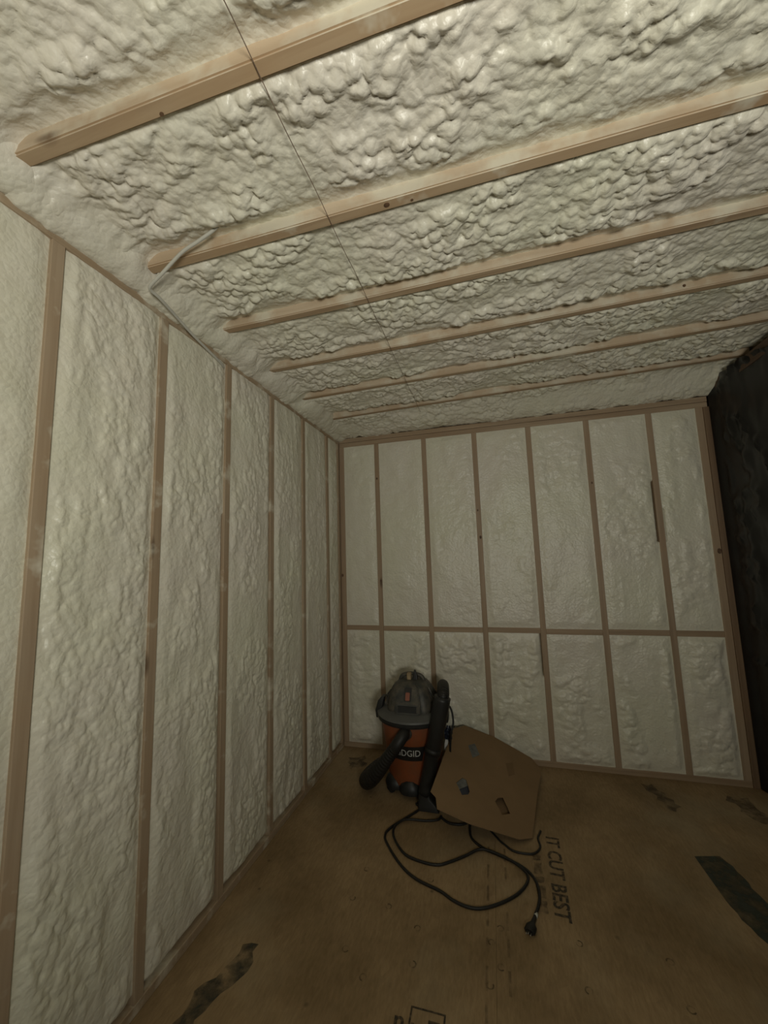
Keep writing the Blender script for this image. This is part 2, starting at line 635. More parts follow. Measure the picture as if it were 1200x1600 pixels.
def back_foam(x0, x1, z0, z1, seed, rough_amt, cracks=()):
    xs = axis_pts(x0 - 0.002, x1 + 0.002, 0.0075)
    zs = axis_pts(z0 - 0.002, z1 + 0.002, 0.0075)
    Xg, Zg = np.meshgrid(xs, zs, indexing='ij')
    wx = Xg + 0.04 * (fbm(Xg / 0.12, Zg / 0.12, seed + 1) - 0.5)
    wz = Zg + 0.04 * (fbm(Xg / 0.12, Zg / 0.12, seed + 2) - 0.5)
    m = sstep(0.42, 0.66, fbm(Xg / 0.17, Zg / 0.25, seed + 3, 3))
    hgt = 0.022 * (fbm(Xg / 0.17, Zg / 0.34, seed) - 0.5)
    hgt = hgt + rough_amt * (0.15 + 0.85 * m) * (0.020 * domes(wx / 0.070, wz / 0.045, seed + 4) + 0.010 * domes(wx / 0.03, wz / 0.022, seed + 6))
    v = np.minimum(np.minimum(Xg - x0, x1 - Xg), np.minimum(Zg - z0, z1 - Zg))
    rg = sstep(0.0, 0.05, v)
    Y = 0.007 - 0.004 * rg - hgt * (0.12 + 0.88 * rg)
    Y = np.maximum(Y, -0.022)
    for side, za, zb in cracks:
        e = (Xg - x0) if side == 0 else (x1 - Xg)
        Y = Y + 0.06 * (e < 0.011) * sstep(za - 0.02, za, Zg) * (1 - sstep(zb, zb + 0.02, Zg))
    grid_obj('spray_foam', np.stack([Xg, Y, Zg], -1), FOAM, wall_back)


up_r = [0.25, 0.2, 0.25, 0.45, 0.5, 0.5, 0.6]
lo_r = [0.7, 1.0, 1.3, 1.2, 0.8, 0.9, 0.8]
for i in range(7):
    a, b_ = studs_b[i][1], studs_b[i + 1][0]
    back_foam(a, b_, HM + 0.019 + bl_off[i], H, 900 + 13 * i, up_r[i], [(1, 1.55, 1.95)] if i == 5 else [(0, 1.55, 1.75)] if i == 6 else [])
    back_foam(a, b_, 0.038, HM - 0.019 + bl_off[i], 1900 + 13 * i, lo_r[i], [(1, 0.62, 0.9)] if i == 3 else [])

for x, z, r in ((2.688, 1.46, 0.013), (0.336, 2.15, 0.007), (1.146, 1.83, 0.006), (1.155, 1.62, 0.009), (0.012, 1.35, 0.009), (1.966, 1.98, 0.006), (0.345, 1.30, 0.007)):
    bm = bmesh.new()
    bmesh.ops.create_cone(bm, cap_ends=True, segments=12, radius1=r, radius2=r * 0.9, depth=0.003, matrix=Matrix.Translation((x, -0.0004, z)) @ Matrix.Rotation(math.pi / 2, 4, 'X') @ Matrix.Diagonal((1, 1.5, 1, 1)))
    mesh_obj('knot', bm, KNOT, wall_back)

# ---- ceiling: joists run across the room, rising a little to the right
JZ, JS, JK, JSP, JF = 2.5627, 0.0365, 0.0368, 0.4134, -0.3646
ceiling = structure(box('ceiling', (-0.1, Y_END, 2.90), (2.9, 0.1, 2.915), SHEATH), 'ceiling of bare joists with bulging cream spray foam between', 'ceiling')


def jy(n, x):
    return JF - n * JSP + JK * x


def jz(x):
    return JZ + JS * x


XR = 2.84
for n in range(0, 9):
    bm = bmesh.new()
    x0 = -0.05
    sec = []
    for x in np.linspace(x0, XR, 9):
        yf = jy(n, x)
        w = 0.003 * math.sin(x * 2.1 + n)
        sec.append([(x, yf - 0.038, jz(x) + w), (x, yf, jz(x) + w), (x, yf, jz(x) + 0.184), (x, yf - 0.038, jz(x) + 0.184)])
    loft(bm, sec)
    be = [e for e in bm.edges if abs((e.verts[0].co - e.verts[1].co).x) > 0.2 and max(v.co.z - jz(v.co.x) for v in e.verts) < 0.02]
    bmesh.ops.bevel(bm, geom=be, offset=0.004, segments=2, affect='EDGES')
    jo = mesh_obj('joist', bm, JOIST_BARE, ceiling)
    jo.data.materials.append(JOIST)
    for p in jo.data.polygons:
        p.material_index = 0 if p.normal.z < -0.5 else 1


def ceil_foam(n, seed, res, y_far=None):
    """the bay beyond joist n: from its far face to the near face of joist n - 1"""
    xs = axis_pts(-0.004, XR, res)
    vs_ = axis_pts(0.0, 1.0, res / 0.375)
    Xg, V = np.meshgrid(xs, vs_, indexing='ij')
    ya = jy(n, Xg) - 0.002
    yb = (jy(n - 1, Xg) - 0.038 + 0.002) if y_far is None else np.full_like(Xg, y_far)
    Yg = ya + (yb - ya) * V
    D = (1 - V) * (yb - ya)          # distance to the far joist's face
    dn = V * (yb - ya)
    wx = Xg + 0.05 * (fbm(Xg / 0.16, Yg / 0.16, seed + 1) - 0.5)
    wy = Yg + 0.05 * (fbm(Xg / 0.16, Yg / 0.16, seed + 2) - 0.5)
    low = fbm(Xg / 0.34, Yg / 0.17, seed, 3) - 0.5
    m = sstep(0.36, 0.60, fbm(Xg / 0.19, Yg / 0.14, seed + 3, 3))
    slant = wx + 0.3 * wy
    d1 = domes(slant / 0.060, wy / 0.054, seed + 4)
    d2 = domes(wx / 0.034, wy / 0.031, seed + 6, 0.5, 0.8)
    d3 = domes(wx / 0.018, wy / 0.016, seed + 7)
    hgt = 0.024 * low + (0.36 + 0.64 * m) * (0.018 * d1 + 0.019 * d2 + 0.005 * d3) + 0.002 * d3
    # smooth hollow along the near face of the next joist
    wob = 0.055 + 0.06 * fbm(Xg / 0.25, Xg * 0 + seed, seed + 11, 3)
    ridge = sstep(0.0, 1.0, D / wob)
    left = sstep(0.0, 0.22, Xg)
    amp = (0.16 + 0.84 * ridge) * (0.3 + 0.7 * sstep(0.0, 0.03, dn)) * (0.35 + 0.65 * left)
    depth = 0.027 + 0.017 * (1 - ridge) - hgt * amp
    depth = depth - 0.005 * (fbm(Xg / 0.05, Yg / 0.05, seed + 12) - 0.5)
    depth = np.maximum(depth, -0.012)
    if y_far is not None:
        hgt = hgt * 1.2
    Z = jz(Xg) + depth - 0.085 * (1 - sstep(0.0, 0.14, Xg))
    if y_far is not None:            # the last bay slopes down to the far wall's plates
        k = sstep(0.15, 1.0, V)
        Z = Z * (1 - k) + (H + 0.085 - 0.5 * hgt) * k
    grid_obj('spray_foam', np.stack([Xg, Yg, Z], -1), FOAM, ceiling)


for n in range(1, 9):
    ceil_foam(n, 4000 + 57 * n, 0.0052 if n < 7 else 0.02)
ceil_foam(0, 3999, 0.006, y_far=-0.002)

def corner_fillet():
    ys = axis_pts(Y_END, -0.002, 0.008)
    t = axis_pts(0.0, 1.0, 0.05)
    Yg, T = np.meshgrid(ys, t, indexing='ij')
    wd = 0.025 + 0.13 * fbm(Yg / 0.21, Yg * 0, 801, 3)
    a = T * math.pi / 2
    top = jz(0.0) + 0.055
    X = -0.004 + wd * np.sin(a) + 0.006 * domes(Yg / 0.05, T / 0.4, 805)
    Z = 2.506 + (top - 2.506) * (1 - np.cos(a)) - 0.006 * domes(Yg / 0.045, T / 0.35, 806) + 0.006 * (fbm(Yg / 0.1, T * 0, 807) - 0.5)
    grid_obj('spray_foam', np.stack([X, Yg, Z], -1), FOAM, ceiling)


corner_fillet()

# knots and nail heads on the joists
for (x, n, dy, r) in ((0.976, 4, 0.021, 0.0085), (1.056, 4, 0.014, 0.004), (0.515, 5, 0.008, 0.005)):
    bm = bmesh.new()
    y = jy(n, x) - dy
    bmesh.ops.create_cone(bm, cap_ends=True, segments=12, radius1=r, radius2=r * 0.9, depth=0.003, matrix=Matrix.Translation((x, y, jz(x) + 0.003 * math.sin(x * 2.1 + n) - 0.0006)) @ Matrix.Diagonal((1.15, 0.9, 1, 1)))
    mesh_obj('knot', bm, KNOT, ceiling)
for (x, n, dz, r) in ((2.144, 2, 0.022, 0.007), (1.433, 1, 0.03, 0.005)):
    bm = bmesh.new()
    y = jy(n, x) - 0.038
    bmesh.ops.create_cone(bm, cap_ends=True, segments=12, radius1=r, radius2=r * 0.9, depth=0.003, matrix=Matrix.Translation((x, y - 0.0006, jz(x) + dz)) @ Matrix.Rotation(math.pi / 2, 4, 'X'))
    mesh_obj('knot', bm, KNOT, ceiling)

# ---- right wall: studs behind a loose black plastic sheet
wall_right = structure(box('wall_right', (2.86, Y_END, 0.0), (2.873, 0.09, 2.72), SHEATH), 'right wall covered by a loose sheet of black plastic', 'wall')
for i in range(10):
    y = -0.42 - i * SP
    if y > Y_END + 0.02:
        box('stud', (W + 0.06, y - 0.019, 0.038), (W + 0.15, y + 0.019, H + 0.06), ST_B, wall_right, bevel=0.002)
box('bottom_plate', (W + 0.06, Y_END, 0.0), (W + 0.15, -0.01, 0.038), PLATE_Y, wall_right, bevel=0.002)
DARKWOOD = wood_mat('stained_lumber', 1, (0.10, 0.06, 0.035), (0.06, 0.035, 0.02))
box('top_plate', (W + 0.05, Y_END, H + 0.085), (W + 0.15, -0.02, H + 0.16), DARKWOOD, wall_right, bevel=0.002)


def plastic():
    ys = axis_pts(Y_END, -0.008, 0.012)
    zs = axis_pts(0.004, 1.0, 0.012)
    Yg, T = np.meshgrid(ys, zs, indexing='ij')
    top = 2.612 + 0.012 * np.sin(Yg * 31) * sstep(-1.2, 0, Yg) + 0.03 * (fbm(Yg / 0.09, Yg * 0, 71) - 0.5) - 0.055 * (1 - sstep(-0.60, -0.40, Yg))
    Z = 0.004 + (top - 0.004) * (T - 0.004) / 0.996
    fold = fbm(Yg / 0.22 + 0.4 * Z, Z / 0.5, 61, 4) - 0.5
    crease = np.abs(fbm(Yg / 0.30 - 0.5 * Z, Z / 0.22, 63, 4) - 0.5)
    X = W + 0.048 - 0.05 * fold * sstep(0.0, 0.25, -Yg) - 0.03 * np.exp(-crease * 26) * sstep(0.0, 0.2, -Yg) - 0.022 * (1 - sstep(0, 0.10, -Yg)) + 0.008
    X = np.minimum(X, W + 0.056)
    grid_obj('plastic_sheet', np.stack([X, Yg, Z], -1), BLACKPLASTIC, wall_right)


plastic()


# ------------------------------------------------------------------ printing on the floor
def ink_text(body, size, x, y, rz, mat, sx=1.0, sy=1.0):
    me = text_mesh(body, size, 0.0, size * 0.022)
    me.materials.append(mat)
    o = bpy.data.objects.new('ink_lettering', me)
    o.location = (x, y, 0.0009)
    o.rotation_euler = (0, 0, rz)
    o.scale = (sx, sy, 1)
    put(o, floor)
    return o


ink_text('IT CUT BEST', 0.088, 1.428, -0.965, -math.pi / 2 - 0.05, INK, 1.02)
ink_text('U', 0.07, 0.912, -1.722, 0.05, INK)
ink_text('n', 0.075, 0.850, -1.70, 0.05, INK)


def ink_quad(name, pts, mat, z=0.0008):
    bm = bmesh.new()
    bm.faces.new([bm.verts.new((x, y, z)) for x, y in pts])
    bmesh.ops.recalc_face_normals(bm, faces=bm.faces)
    if bm.faces[:][0].normal.z < 0:
        bmesh.ops.reverse_faces(bm, faces=bm.faces[:])
    return mesh_obj(name, bm, mat, floor)


def frame_quad(x0, y0, x1, y1, t):
    bm = bmesh.new()
    for a, b_, c, d in ((x0, y1 - t, x1, y1), (x0, y0, x1, y0 + t), (x0, y0 + t, x0 + t, y1 - t), (x1 - t, y0 + t, x1, y1 - t)):
        bm.faces.new([bm.verts.new(p) for p in ((a, b_, 0.0008), (c, b_, 0.0008), (c, d, 0.0008), (a, d, 0.0008))])
    mesh_obj('ink_frame', bm, INK, floor)


frame_quad(0.880, -1.76, 0.995, -1.648, 0.006)
ink_quad('ink_block', [(0.942, -1.72), (0.978, -1.72), (0.978, -1.676), (0.942, -1.676)], INK)
def ragged(pts, amp, step=0.03, keep=()):
    """the same outline with an uneven edge; sides listed in keep stay straight"""
    out = []
    for i in range(len(pts)):
        a, b_ = Vector(pts[i]), Vector(pts[(i + 1) % len(pts)])
        d = b_ - a
        nrm_ = Vector((-d.y, d.x)).normalized()
        k = max(1, int(d.length / step))
        for j in range(k):
            q = a + d * (j / k)
            if i not in keep:
                q += nrm_ * random.uniform(-amp, amp)
            out.append(tuple(q))
    return out


random.seed(11)
ink_quad('ink_bar', ragged([(2.086, -0.705), (2.203, -0.678), (2.235, -0.80), (2.25, -0.98), (2.30, -1.10), (2.32, -1.22), (2.14, -1.20), (2.092, -0.95)], 0.010, keep=(0, 7)), INK_BAR)
ink_quad('ink_bar', ragged([(0.20, -1.60), (0.262, -1.585), (0.262, -1.68), (0.215, -1.86), (0.18, -2.05), (0.08, -2.10), (0.135, -1.85)], 0.018), INK_WORN)
ink_quad('heel_stain', ragged([(2.06, -0.10), (2.12, -0.08), (2.20, -0.30), (2.14, -0.36)], 0.02), INK_STAIN)
ink_quad('heel_stain', ragged([(2.48, -0.14), (2.60, -0.12), (2.63, -0.38), (2.52, -0.34)], 0.02), INK_STAIN)
ink_quad('heel_stain', ragged([(0.10, -0.17), (0.20, -0.12), (0.26, -0.25), (0.16, -0.32)], 0.02), INK_STAIN)
# a smaller printed line, smudged past reading
for k, (a, b_) in enumerate(((-0.86, -0.90), (-0.915, -0.985), (-1.0, -1.035), (-1.05, -1.115), (-1.13, -1.19))):
    ink_quad('ink_smudge', ragged([(1.335 - k * 0.001, a), (1.371 - k * 0.001, a), (1.368 - k * 0.001, b_), (1.332 - k * 0.001, b_)], 0.004, 0.012), INK_FAINT)
for x in (1.122, 1.2):
    for k in range(9):
        y = -0.86 - k * 0.12
        if not (x > 1.19 and k in (2, 6)):
            ink_quad('guide_line', [(x - 0.005, y), (x + 0.005, y), (x + 0.005, y - 0.085), (x - 0.005, y - 0.085)], INK_GUIDE)

nail_src = None
for i, (x, y) in enumerate([(0.558, -1.139), (0.867, -1.133), (0.859, -1.518), (1.172, -1.301), (1.138, -1.368), (1.171, -1.454), (1.133, -1.525), (1.46, -1.296), (1.761, -1.292), (1.457, -1.463), (1.761, -1.447), (0.547, -1.305), (0.712, -1.309), (0.85, -1.377), (0.695, -1.603), (0.598, -1.523)]):
    if nail_src is None:
        bm = bmesh.new()
        s = 14
        for j in range(s - 2):
            a, b_ = 2 * math.pi * j / s, 2 * math.pi * (j + 1) / s
            bm.faces.new([bm.verts.new((r * math.cos(t), r * math.sin(t), 0.0008)) for r, t in ((0.009, a), (0.014, a), (0.014, b_), (0.009, b_))])
        nail_src = mesh_obj('nail_mark', bm, INK_FAINT, floor)
        o = nail_src
    else:
        o = nail_src.copy()
        scene.collection.objects.link(o)
        o.parent = floor
    o.location = (x, y, 0)
    o.rotation_euler = (0, 0, i * 1.3)

# ------------------------------------------------------------------ wet/dry vacuum
VC = Vector((0.655, -0.40, 0.0))
vac = empty('shop_vacuum', VC, 0.0, label='orange and charcoal wet dry vacuum with black hose and wand in corner', category='vacuum')


def drum_r(z):
    t = (z - 0.06) / (0.45 - 0.06)
    return 0.166 + (0.208 - 0.166) * t


drum = lathe('drum', [(0.0, 0.055), (0.155, 0.055), (drum_r(0.065), 0.065), (drum_r(0.2), 0.2), (drum_r(0.33), 0.33), (drum_r(0.335) + 0.003, 0.337), (drum_r(0.44) + 0.003, 0.44), (0.205, 0.452), (0.0, 0.452)], ORANGE, vac, 64)
lathe('drum_rim', [(0.200, 0.435), (0.232, 0.435), (0.236, 0.442), (0.236, 0.458), (0.20, 0.458)], BLACK, vac, 64)
lathe('lid', [(0.0, 0.458), (0.232, 0.458), (0.238, 0.464), (0.234, 0.474), (0.20, 0.492), (0.165, 0.503), (0.0, 0.508)], GREYLID, vac, 64)
# motor head: tapered rounded block with a domed top
bm = bmesh.new()
secs = []
for z, hx, hy, r in ((0.495, 0.148, 0.15, 0.06), (0.53, 0.146, 0.147, 0.06), (0.58, 0.134, 0.132, 0.055), (0.62, 0.118, 0.115, 0.05), (0.648, 0.098, 0.095, 0.045), (0.662, 0.075, 0.07, 0.04), (0.667, 0.05, 0.045, 0.03)):
    secs.append(rrect(0, 0.005, hx, hy, r, z, 6))
loft(bm, secs)
head = shade_auto(mesh_obj('motor_head', bm, GREY, vac), 50)
# front control panel, a wedge standing proud of the head
bm = bmesh.new()
loft(bm, [[(-0.085, -0.10, 0.500), (0.085, -0.10, 0.500), (0.085, -0.172, 0.500), (-0.085, -0.172, 0.500)],
          [(-0.082, -0.09, 0.55), (0.082, -0.09, 0.55), (0.082, -0.165, 0.55), (-0.082, -0.165, 0.55)],
          [(-0.062, -0.06, 0.64), (0.062, -0.06, 0.64), (0.062, -0.112, 0.64), (-0.062, -0.112, 0.64)],
          [(-0.045, -0.04, 0.662), (0.045, -0.04, 0.662), (0.045, -0.082, 0.662), (-0.045, -0.082, 0.662)]])
bmesh.ops.bevel(bm, geom=bm.edges[:], offset=0.006, segments=2, affect='EDGES')
panel = mesh_obj('control_panel', bm, GREY, vac)


def tilted(name, cx, z0, z1, w, mat, parent, out=0.004, bev=0.003):
    """box lying on the control panel's slanted face"""
    def fy(z):
        return -0.165 + (z - 0.55) / 0.09 * 0.053 if z > 0.55 else -0.172 + (z - 0.5) / 0.05 * 0.007
    b2 = bmesh.new()
    loft(b2, [[(cx - w, fy(z0) + 0.01, z0), (cx + w, fy(z0) + 0.01, z0), (cx + w, fy(z0) - out, z0), (cx - w, fy(z0) - out, z0)],
              [(cx - w, fy(z1) + 0.01, z1), (cx + w, fy(z1) + 0.01, z1), (cx + w, fy(z1) - out, z1), (cx - w, fy(z1) - out, z1)]])
    bmesh.ops.bevel(b2, geom=b2.edges[:], offset=bev, segments=2, affect='EDGES')
    return mesh_obj(name, b2, mat, parent)


tilted('switch_bezel', 0.0, 0.572, 0.642, 0.024, BLACK, panel, 0.004)
tilted('switch', 0.0, 0.576, 0.618, 0.014, RED, panel, 0.011)
tilted('label_recess', 0.0, 0.506, 0.549, 0.062, BLACK, panel, 0.003)
box('label_edge', (-0.068, -0.176, 0.502), (0.068, -0.168, 0.506), GREYLID, panel, 0.001)
box('label_edge', (-0.068, -0.170, 0.549), (0.068, -0.158, 0.553), GREYLID, panel, 0.001)
# side shoulders with vents
for s in (-1, 1):
    bm = bmesh.new()
    loft(bm, [[(s * 0.12, -0.075, 0.50), (s * 0.172, -0.06, 0.50), (s * 0.172, 0.09, 0.50), (s * 0.12, 0.10, 0.50)],
              [(s * 0.115, -0.07, 0.56), (s * 0.158, -0.055, 0.56), (s * 0.158, 0.085, 0.56), (s * 0.115, 0.09, 0.56)],
              [(s * 0.09, -0.05, 0.635), (s * 0.118, -0.04, 0.635), (s * 0.118, 0.06, 0.635), (s * 0.09, 0.07, 0.635)]])
    bmesh.ops.bevel(bm, geom=bm.edges[:], offset=0.01, segments=3, affect='EDGES')
    sh = mesh_obj('side_shoulder', bm, GREY, vac)
    for k in range(5):
        y = -0.035 + k * 0.026
        box('vent_rib', (min(s * 0.155, s * 0.172), y, 0.52), (max(s * 0.155, s * 0.172), y + 0.011, 0.565), BLACK, sh, 0.002)
# carrying handle over the head with a dusty clip
tube('handle', catmull([(-0.085, 0.02, 0.635), (-0.07, 0.02, 0.675), (-0.03, 0.02, 0.692), (0.03, 0.02, 0.692), (0.07, 0.02, 0.675), (0.085, 0.02, 0.635)], 6), 0.0135, GREY, vac, 12)
bm = bmesh.new()
bm_box(bm, (-0.028, -0.03, 0.66), (0.002, 0.012, 0.708), 0.008)
mesh_obj('brass_fitting', bm, DUSTY, vac)
bm = bmesh.new()
loft(bm, [rrect(0.026, 0.0, 0.018, 0.018, 0.006, 0.665, 3), rrect(0.028, 0.0, 0.012, 0.012, 0.005, 0.70, 3), rrect(0.024, 0.0, 0.004, 0.004, 0.002, 0.725, 3)])
mesh_obj('power_head_peg', bm, BLACK, vac)
# latches
for s, ay in ((-1, -0.03), (1, -0.03)):
    bm = bmesh.new()
    x = s * 0.222
    loft(bm, [rrect(x, ay, 0.018, 0.035, 0.01, 0.425, 3), rrect(x, ay, 0.022, 0.037, 0.01, 0.47, 3), rrect(s * 0.205, ay, 0.02, 0.034, 0.01, 0.53, 3), rrect(s * 0.190, ay, 0.012, 0.028, 0.008, 0.556, 3)])
    shade_auto(mesh_obj('latch', bm, BLACK, vac))
# base pods, casters
for i, ang in enumerate((-90, -38, 38, 90, 142, 218)):
    a = math.radians(ang)
    d = Vector((math.cos(a), math.sin(a), 0))
    t = Vector((-d.y, d.x, 0))
    bm = bmesh.new()
    rr = 0.150

    def ring(rad, hw, z, w0):
        out = []
        for k in range(9):
            u = k / 8 * 2 - 1
            out.append(tuple(d * (rr + rad * math.sqrt(max(0, 1 - u * u)) + w0) + t * (u * hw) + Vector((0, 0, z))))
        out += [tuple(d * (rr - 0.03) + t * hw + Vector((0, 0, z))), tuple(d * (rr - 0.03) - t * hw + Vector((0, 0, z)))]
        return out
    loft(bm, [ring(0.050, 0.072, 0.035, 0.0), ring(0.054, 0.074, 0.055, 0.0), ring(0.042, 0.060, 0.085, 0.0), ring(0.026, 0.03, 0.105, 0.0)])
    pod = shade_auto(mesh_obj('base_pod', bm, BLACK, vac), 40)
    if ang != -90:
        bm = bmesh.new()
        for q in (-0.012, 0.012):
            c = d * (rr + 0.022) + t * q + Vector((0, 0, 0.024))
            bmesh.ops.create_cone(bm, cap_ends=True, segments=20, radius1=0.024, radius2=0.024, depth=0.012, matrix=Matrix.Translation(c) @ t.to_track_quat('Z', 'Y').to_matrix().to_4x4())
        bmesh.ops.recalc_face_normals(bm, faces=bm.faces)
        shade_auto(mesh_obj('caster_wheel', bm, RUBBER, pod))
# name band on the drum
def on_drum(u, z, off):
    r = drum_r(z) + off
    a = -math.pi / 2 + u / 0.19
    return (r * math.cos(a), r * math.sin(a), z)


bm = bmesh.new()
nu = 18
front = []
for zt in range(3):
    row = []
    for k in range(nu + 1):
        f = k / nu
        z = 0.232 + 0.043 * zt
        lo, hi = -0.112 + 0.018 * (2 - zt) / 2, 0.112 - 0.018 * (2 - zt) / 2
        row.append(bm.verts.new(on_drum(lo + (hi - lo) * f - 0.005, z, 0.0015)))
    front.append(row)
for a, b_ in zip(front, front[1:]):
    for k in range(nu):
        bm.faces.new((a[k], a[k + 1], b_[k + 1], b_[k]))
band = mesh_obj('name_band', bm, LABELBLACK, vac, smooth=True)
me = text_mesh('RIDGID', 0.054)
bm = bmesh.new()
bm.from_mesh(me)
bmesh.ops.triangulate(bm, faces=bm.faces)
bmesh.ops.subdivide_edges(bm, edges=bm.edges, cuts=1)
for v in bm.verts:
    v.co = Vector(on_drum(v.co.x * 0.92 - 0.004, 0.277 + v.co.y, 0.0028))
me2 = mesh_obj('lettering', bm, WHITE, band)

# hose port, hose, wand (local coordinates)
def loc(*p):
    return Vector(p) - VC


tube('hose_port', [loc(0.652, -0.575, 0.400), loc(0.645, -0.622, 0.400)], lambda t: 0.042 - 0.004 * t, GREY, vac, 24)
tube('hose_cuff', catmull([loc(0.648, -0.605, 0.405), loc(0.640, -0.645, 0.402), loc(0.612, -0.672, 0.365), loc(0.585, -0.672, 0.325)], 6), 0.036, RUBBER, vac, 24)
hose_path = catmull([loc(0.592, -0.672, 0.338), loc(0.535, -0.665, 0.262), loc(0.470, -0.645, 0.180), loc(0.400, -0.600, 0.105), loc(0.355, -0.515, 0.060), loc(0.350, -0.40, 0.048), loc(0.39, -0.25, 0.040),
                     loc(0.52, -0.115, 0.055), loc(0.67, -0.085, 0.13), loc(0.78, -0.10, 0.30), loc(0.835, -0.17, 0.47), loc(0.855, -0.29, 0.585), loc(0.868, -0.42, 0.640), loc(0.884, -0.54, 0.645), loc(0.886, -0.592, 0.61)], 26)
nh = len(hose_path)
bm = bmesh.new()
bm_tube(bm, hose_path, lambda t: 0.036 + 0.015 * math.exp(-((t - 0.21) / 0.10) ** 2) + 0.0012 * math.sin(t * nh * math.pi / 2.5), 18)
bmesh.ops.recalc_face_normals(bm, faces=bm.faces)
mesh_obj('hose', bm, RUBBER, vac, smooth=True)
w0, w1 = loc(0.886, -0.592, 0.625), loc(0.758, -0.615, 0.075)
wand = tube('wand', [w0.lerp(w1, t) for t in (0.0, 0.03, 0.30, 0.31, 0.60, 0.61, 0.95, 1.0)],
            lambda t: 0.050 if t < 0.30 else 0.047 if t < 0.62 else 0.042, BLACK, vac, 24)
tube('wand_collar', [w0.lerp(w1, 0.53), w0.lerp(w1, 0.585)], 0.050, RUBBER, wand, 24)
bm = bmesh.new()
loft(bm, [rrect(w1.x + 0.0, w1.y - 0.00, 0.038, 0.036, 0.03, 0.09, 4), rrect(w1.x + 0.002, w1.y - 0.002, 0.042, 0.036, 0.02, 0.06, 4), rrect(w1.x + 0.016, w1.y - 0.010, 0.054, 0.036, 0.01, 0.035, 4), rrect(w1.x + 0.024, w1.y - 0.012, 0.062, 0.038, 0.008, 0.003, 4)])
shade_auto(mesh_obj('floor_nozzle', bm, RUBBER, vac))

# power cord: from the head, down behind the wand, over the floor to the plug
cord_fl = [(0.728, -0.654), (0.613, -0.823), (0.586, -0.906), (0.627, -0.983), (0.718, -1.09), (0.804, -1.151), (0.915, -1.189), (0.978, -1.224), (1.044, -1.242), (1.106, -1.232), (1.185, -1.185), (1.251, -1.125), (1.292, -1.059), (1.296, -1.014), (1.244, -0.957), (1.156, -0.915), (1.082, -0.906), (1.009, -0.961), (0.94, -1.015), (0.888, -1.045), (0.813, -1.044), (0.72, -1.015), (0.646, -0.936), (0.625, -0.852), (0.668, -0.779), (0.783, -0.745), (0.845, -0.722), (0.860, -0.690), (0.868, -0.705), (0.911, -0.737), (0.974, -0.735), (1.020, -0.705), (1.024, -0.764), (1.04, -0.833), (1.1, -0.888), (1.174, -0.917), (1.278, -0.967), (1.328, -1.029), (1.339, -1.11), (1.327, -1.175), (1.311, -1.215), (1.303, -1.243)]
pts = [loc(0.83, -0.36, 0.53), loc(0.905, -0.40, 0.50), loc(0.925, -0.43, 0.42), loc(0.91, -0.45, 0.36), loc(0.90, -0.44, 0.28), loc(0.89, -0.44, 0.15), loc(0.85, -0.45, 0.05), loc(0.80, -0.50, 0.008), loc(0.74, -0.56, 0.007), loc(0.70, -0.61, 0.007)]
for i, (x, y) in enumerate(cord_fl):
    z = 0.0065 + (0.010 if 13 <= i <= 16 else 0) * 0.6 + (0.011 if i in (22, 23, 24) else 0)
    pts.append(loc(x, y, z))
cord = tube('power_cord', catmull(pts, 5), 0.0062, RUBBER, vac, 8)
a, b_ = loc(1.303, -1.243, 0.007), loc(1.279, -1.312, 0.014)
d = (b_ - a).normalized()
t = Vector((-d.y, d.x, 0)).normalized()
bm = bmesh.new()


def plug_ring(s, hw, hh):
    c = a + d * s
    return [tuple(c + t * (hw * math.cos(q)) + Vector((0, 0, hh * math.sin(q)))) for q in [2 * math.pi * k / 12 for k in range(12)]]


loft(bm, [plug_ring(-0.02, 0.007, 0.007), plug_ring(0.02, 0.010, 0.009), plug_ring(0.035, 0.021, 0.012), plug_ring(0.062, 0.022, 0.013), plug_ring(0.068, 0.018, 0.010)])
plug = shade_auto(mesh_obj('plug', bm, RUBBER, cord))
PRONG = plain('prong_metal', (0.35, 0.33, 0.28), 0.35, metal=0.9, var=0.1)
for q in (-0.008, 0.008, 0.0):
    c = a + d * 0.068 + t * q + Vector((0, 0, 0.004 if q == 0 else 0))
    tube('prong', [c, c + d * 0.017], 0.0022, PRONG, cord, 6)
c = a - d * 0.035
tube('cord_tag', [c - d * 0.006, c + d * 0.012], 0.0085, CABLE, cord, 10)

# ------------------------------------------------------------------ cardboard sheet leaning on the vacuum's wand
A = Vector((1.344, -0.761, 0.0075))
T2 = Vector((0.965, -0.08, 0.261))
T3 = Vector((1.411, -0.06, 0.074))
nrm = (T2 - A).cross(T3 - A).normalized()
if nrm.z < 0:
    nrm = -nrm
outline = [(0.877, -0.926, 0.187), (1.04, -0.9, 0.121), (1.278, -0.818, 0.031), (1.344, -0.761, 0.011), (1.409, -0.394, 0.031), (1.462, -0.135, 0.042), (1.411, -0.06, 0.074), (1.166, -0.037, 0.181), (0.965, -0.08, 0.261), (0.935, -0.13, 0.268), (0.897, -0.177, 0.277), (0.832, -0.839, 0.218), (0.862, -0.857, 0.203)]
ux = (T3 - T2).normalized()
uy = nrm.cross(ux)


def to2(p):
    r = Vector(p) - A
    return (r.dot(ux), r.dot(uy))


def to3(x, y, h=0.0):
    # a shallow crease runs across the sheet
    s = x + 0.10
    bend = -0.010 * max(0.0, s) ** 1.0
    return A + ux * x + uy * y + nrm * (h + bend)


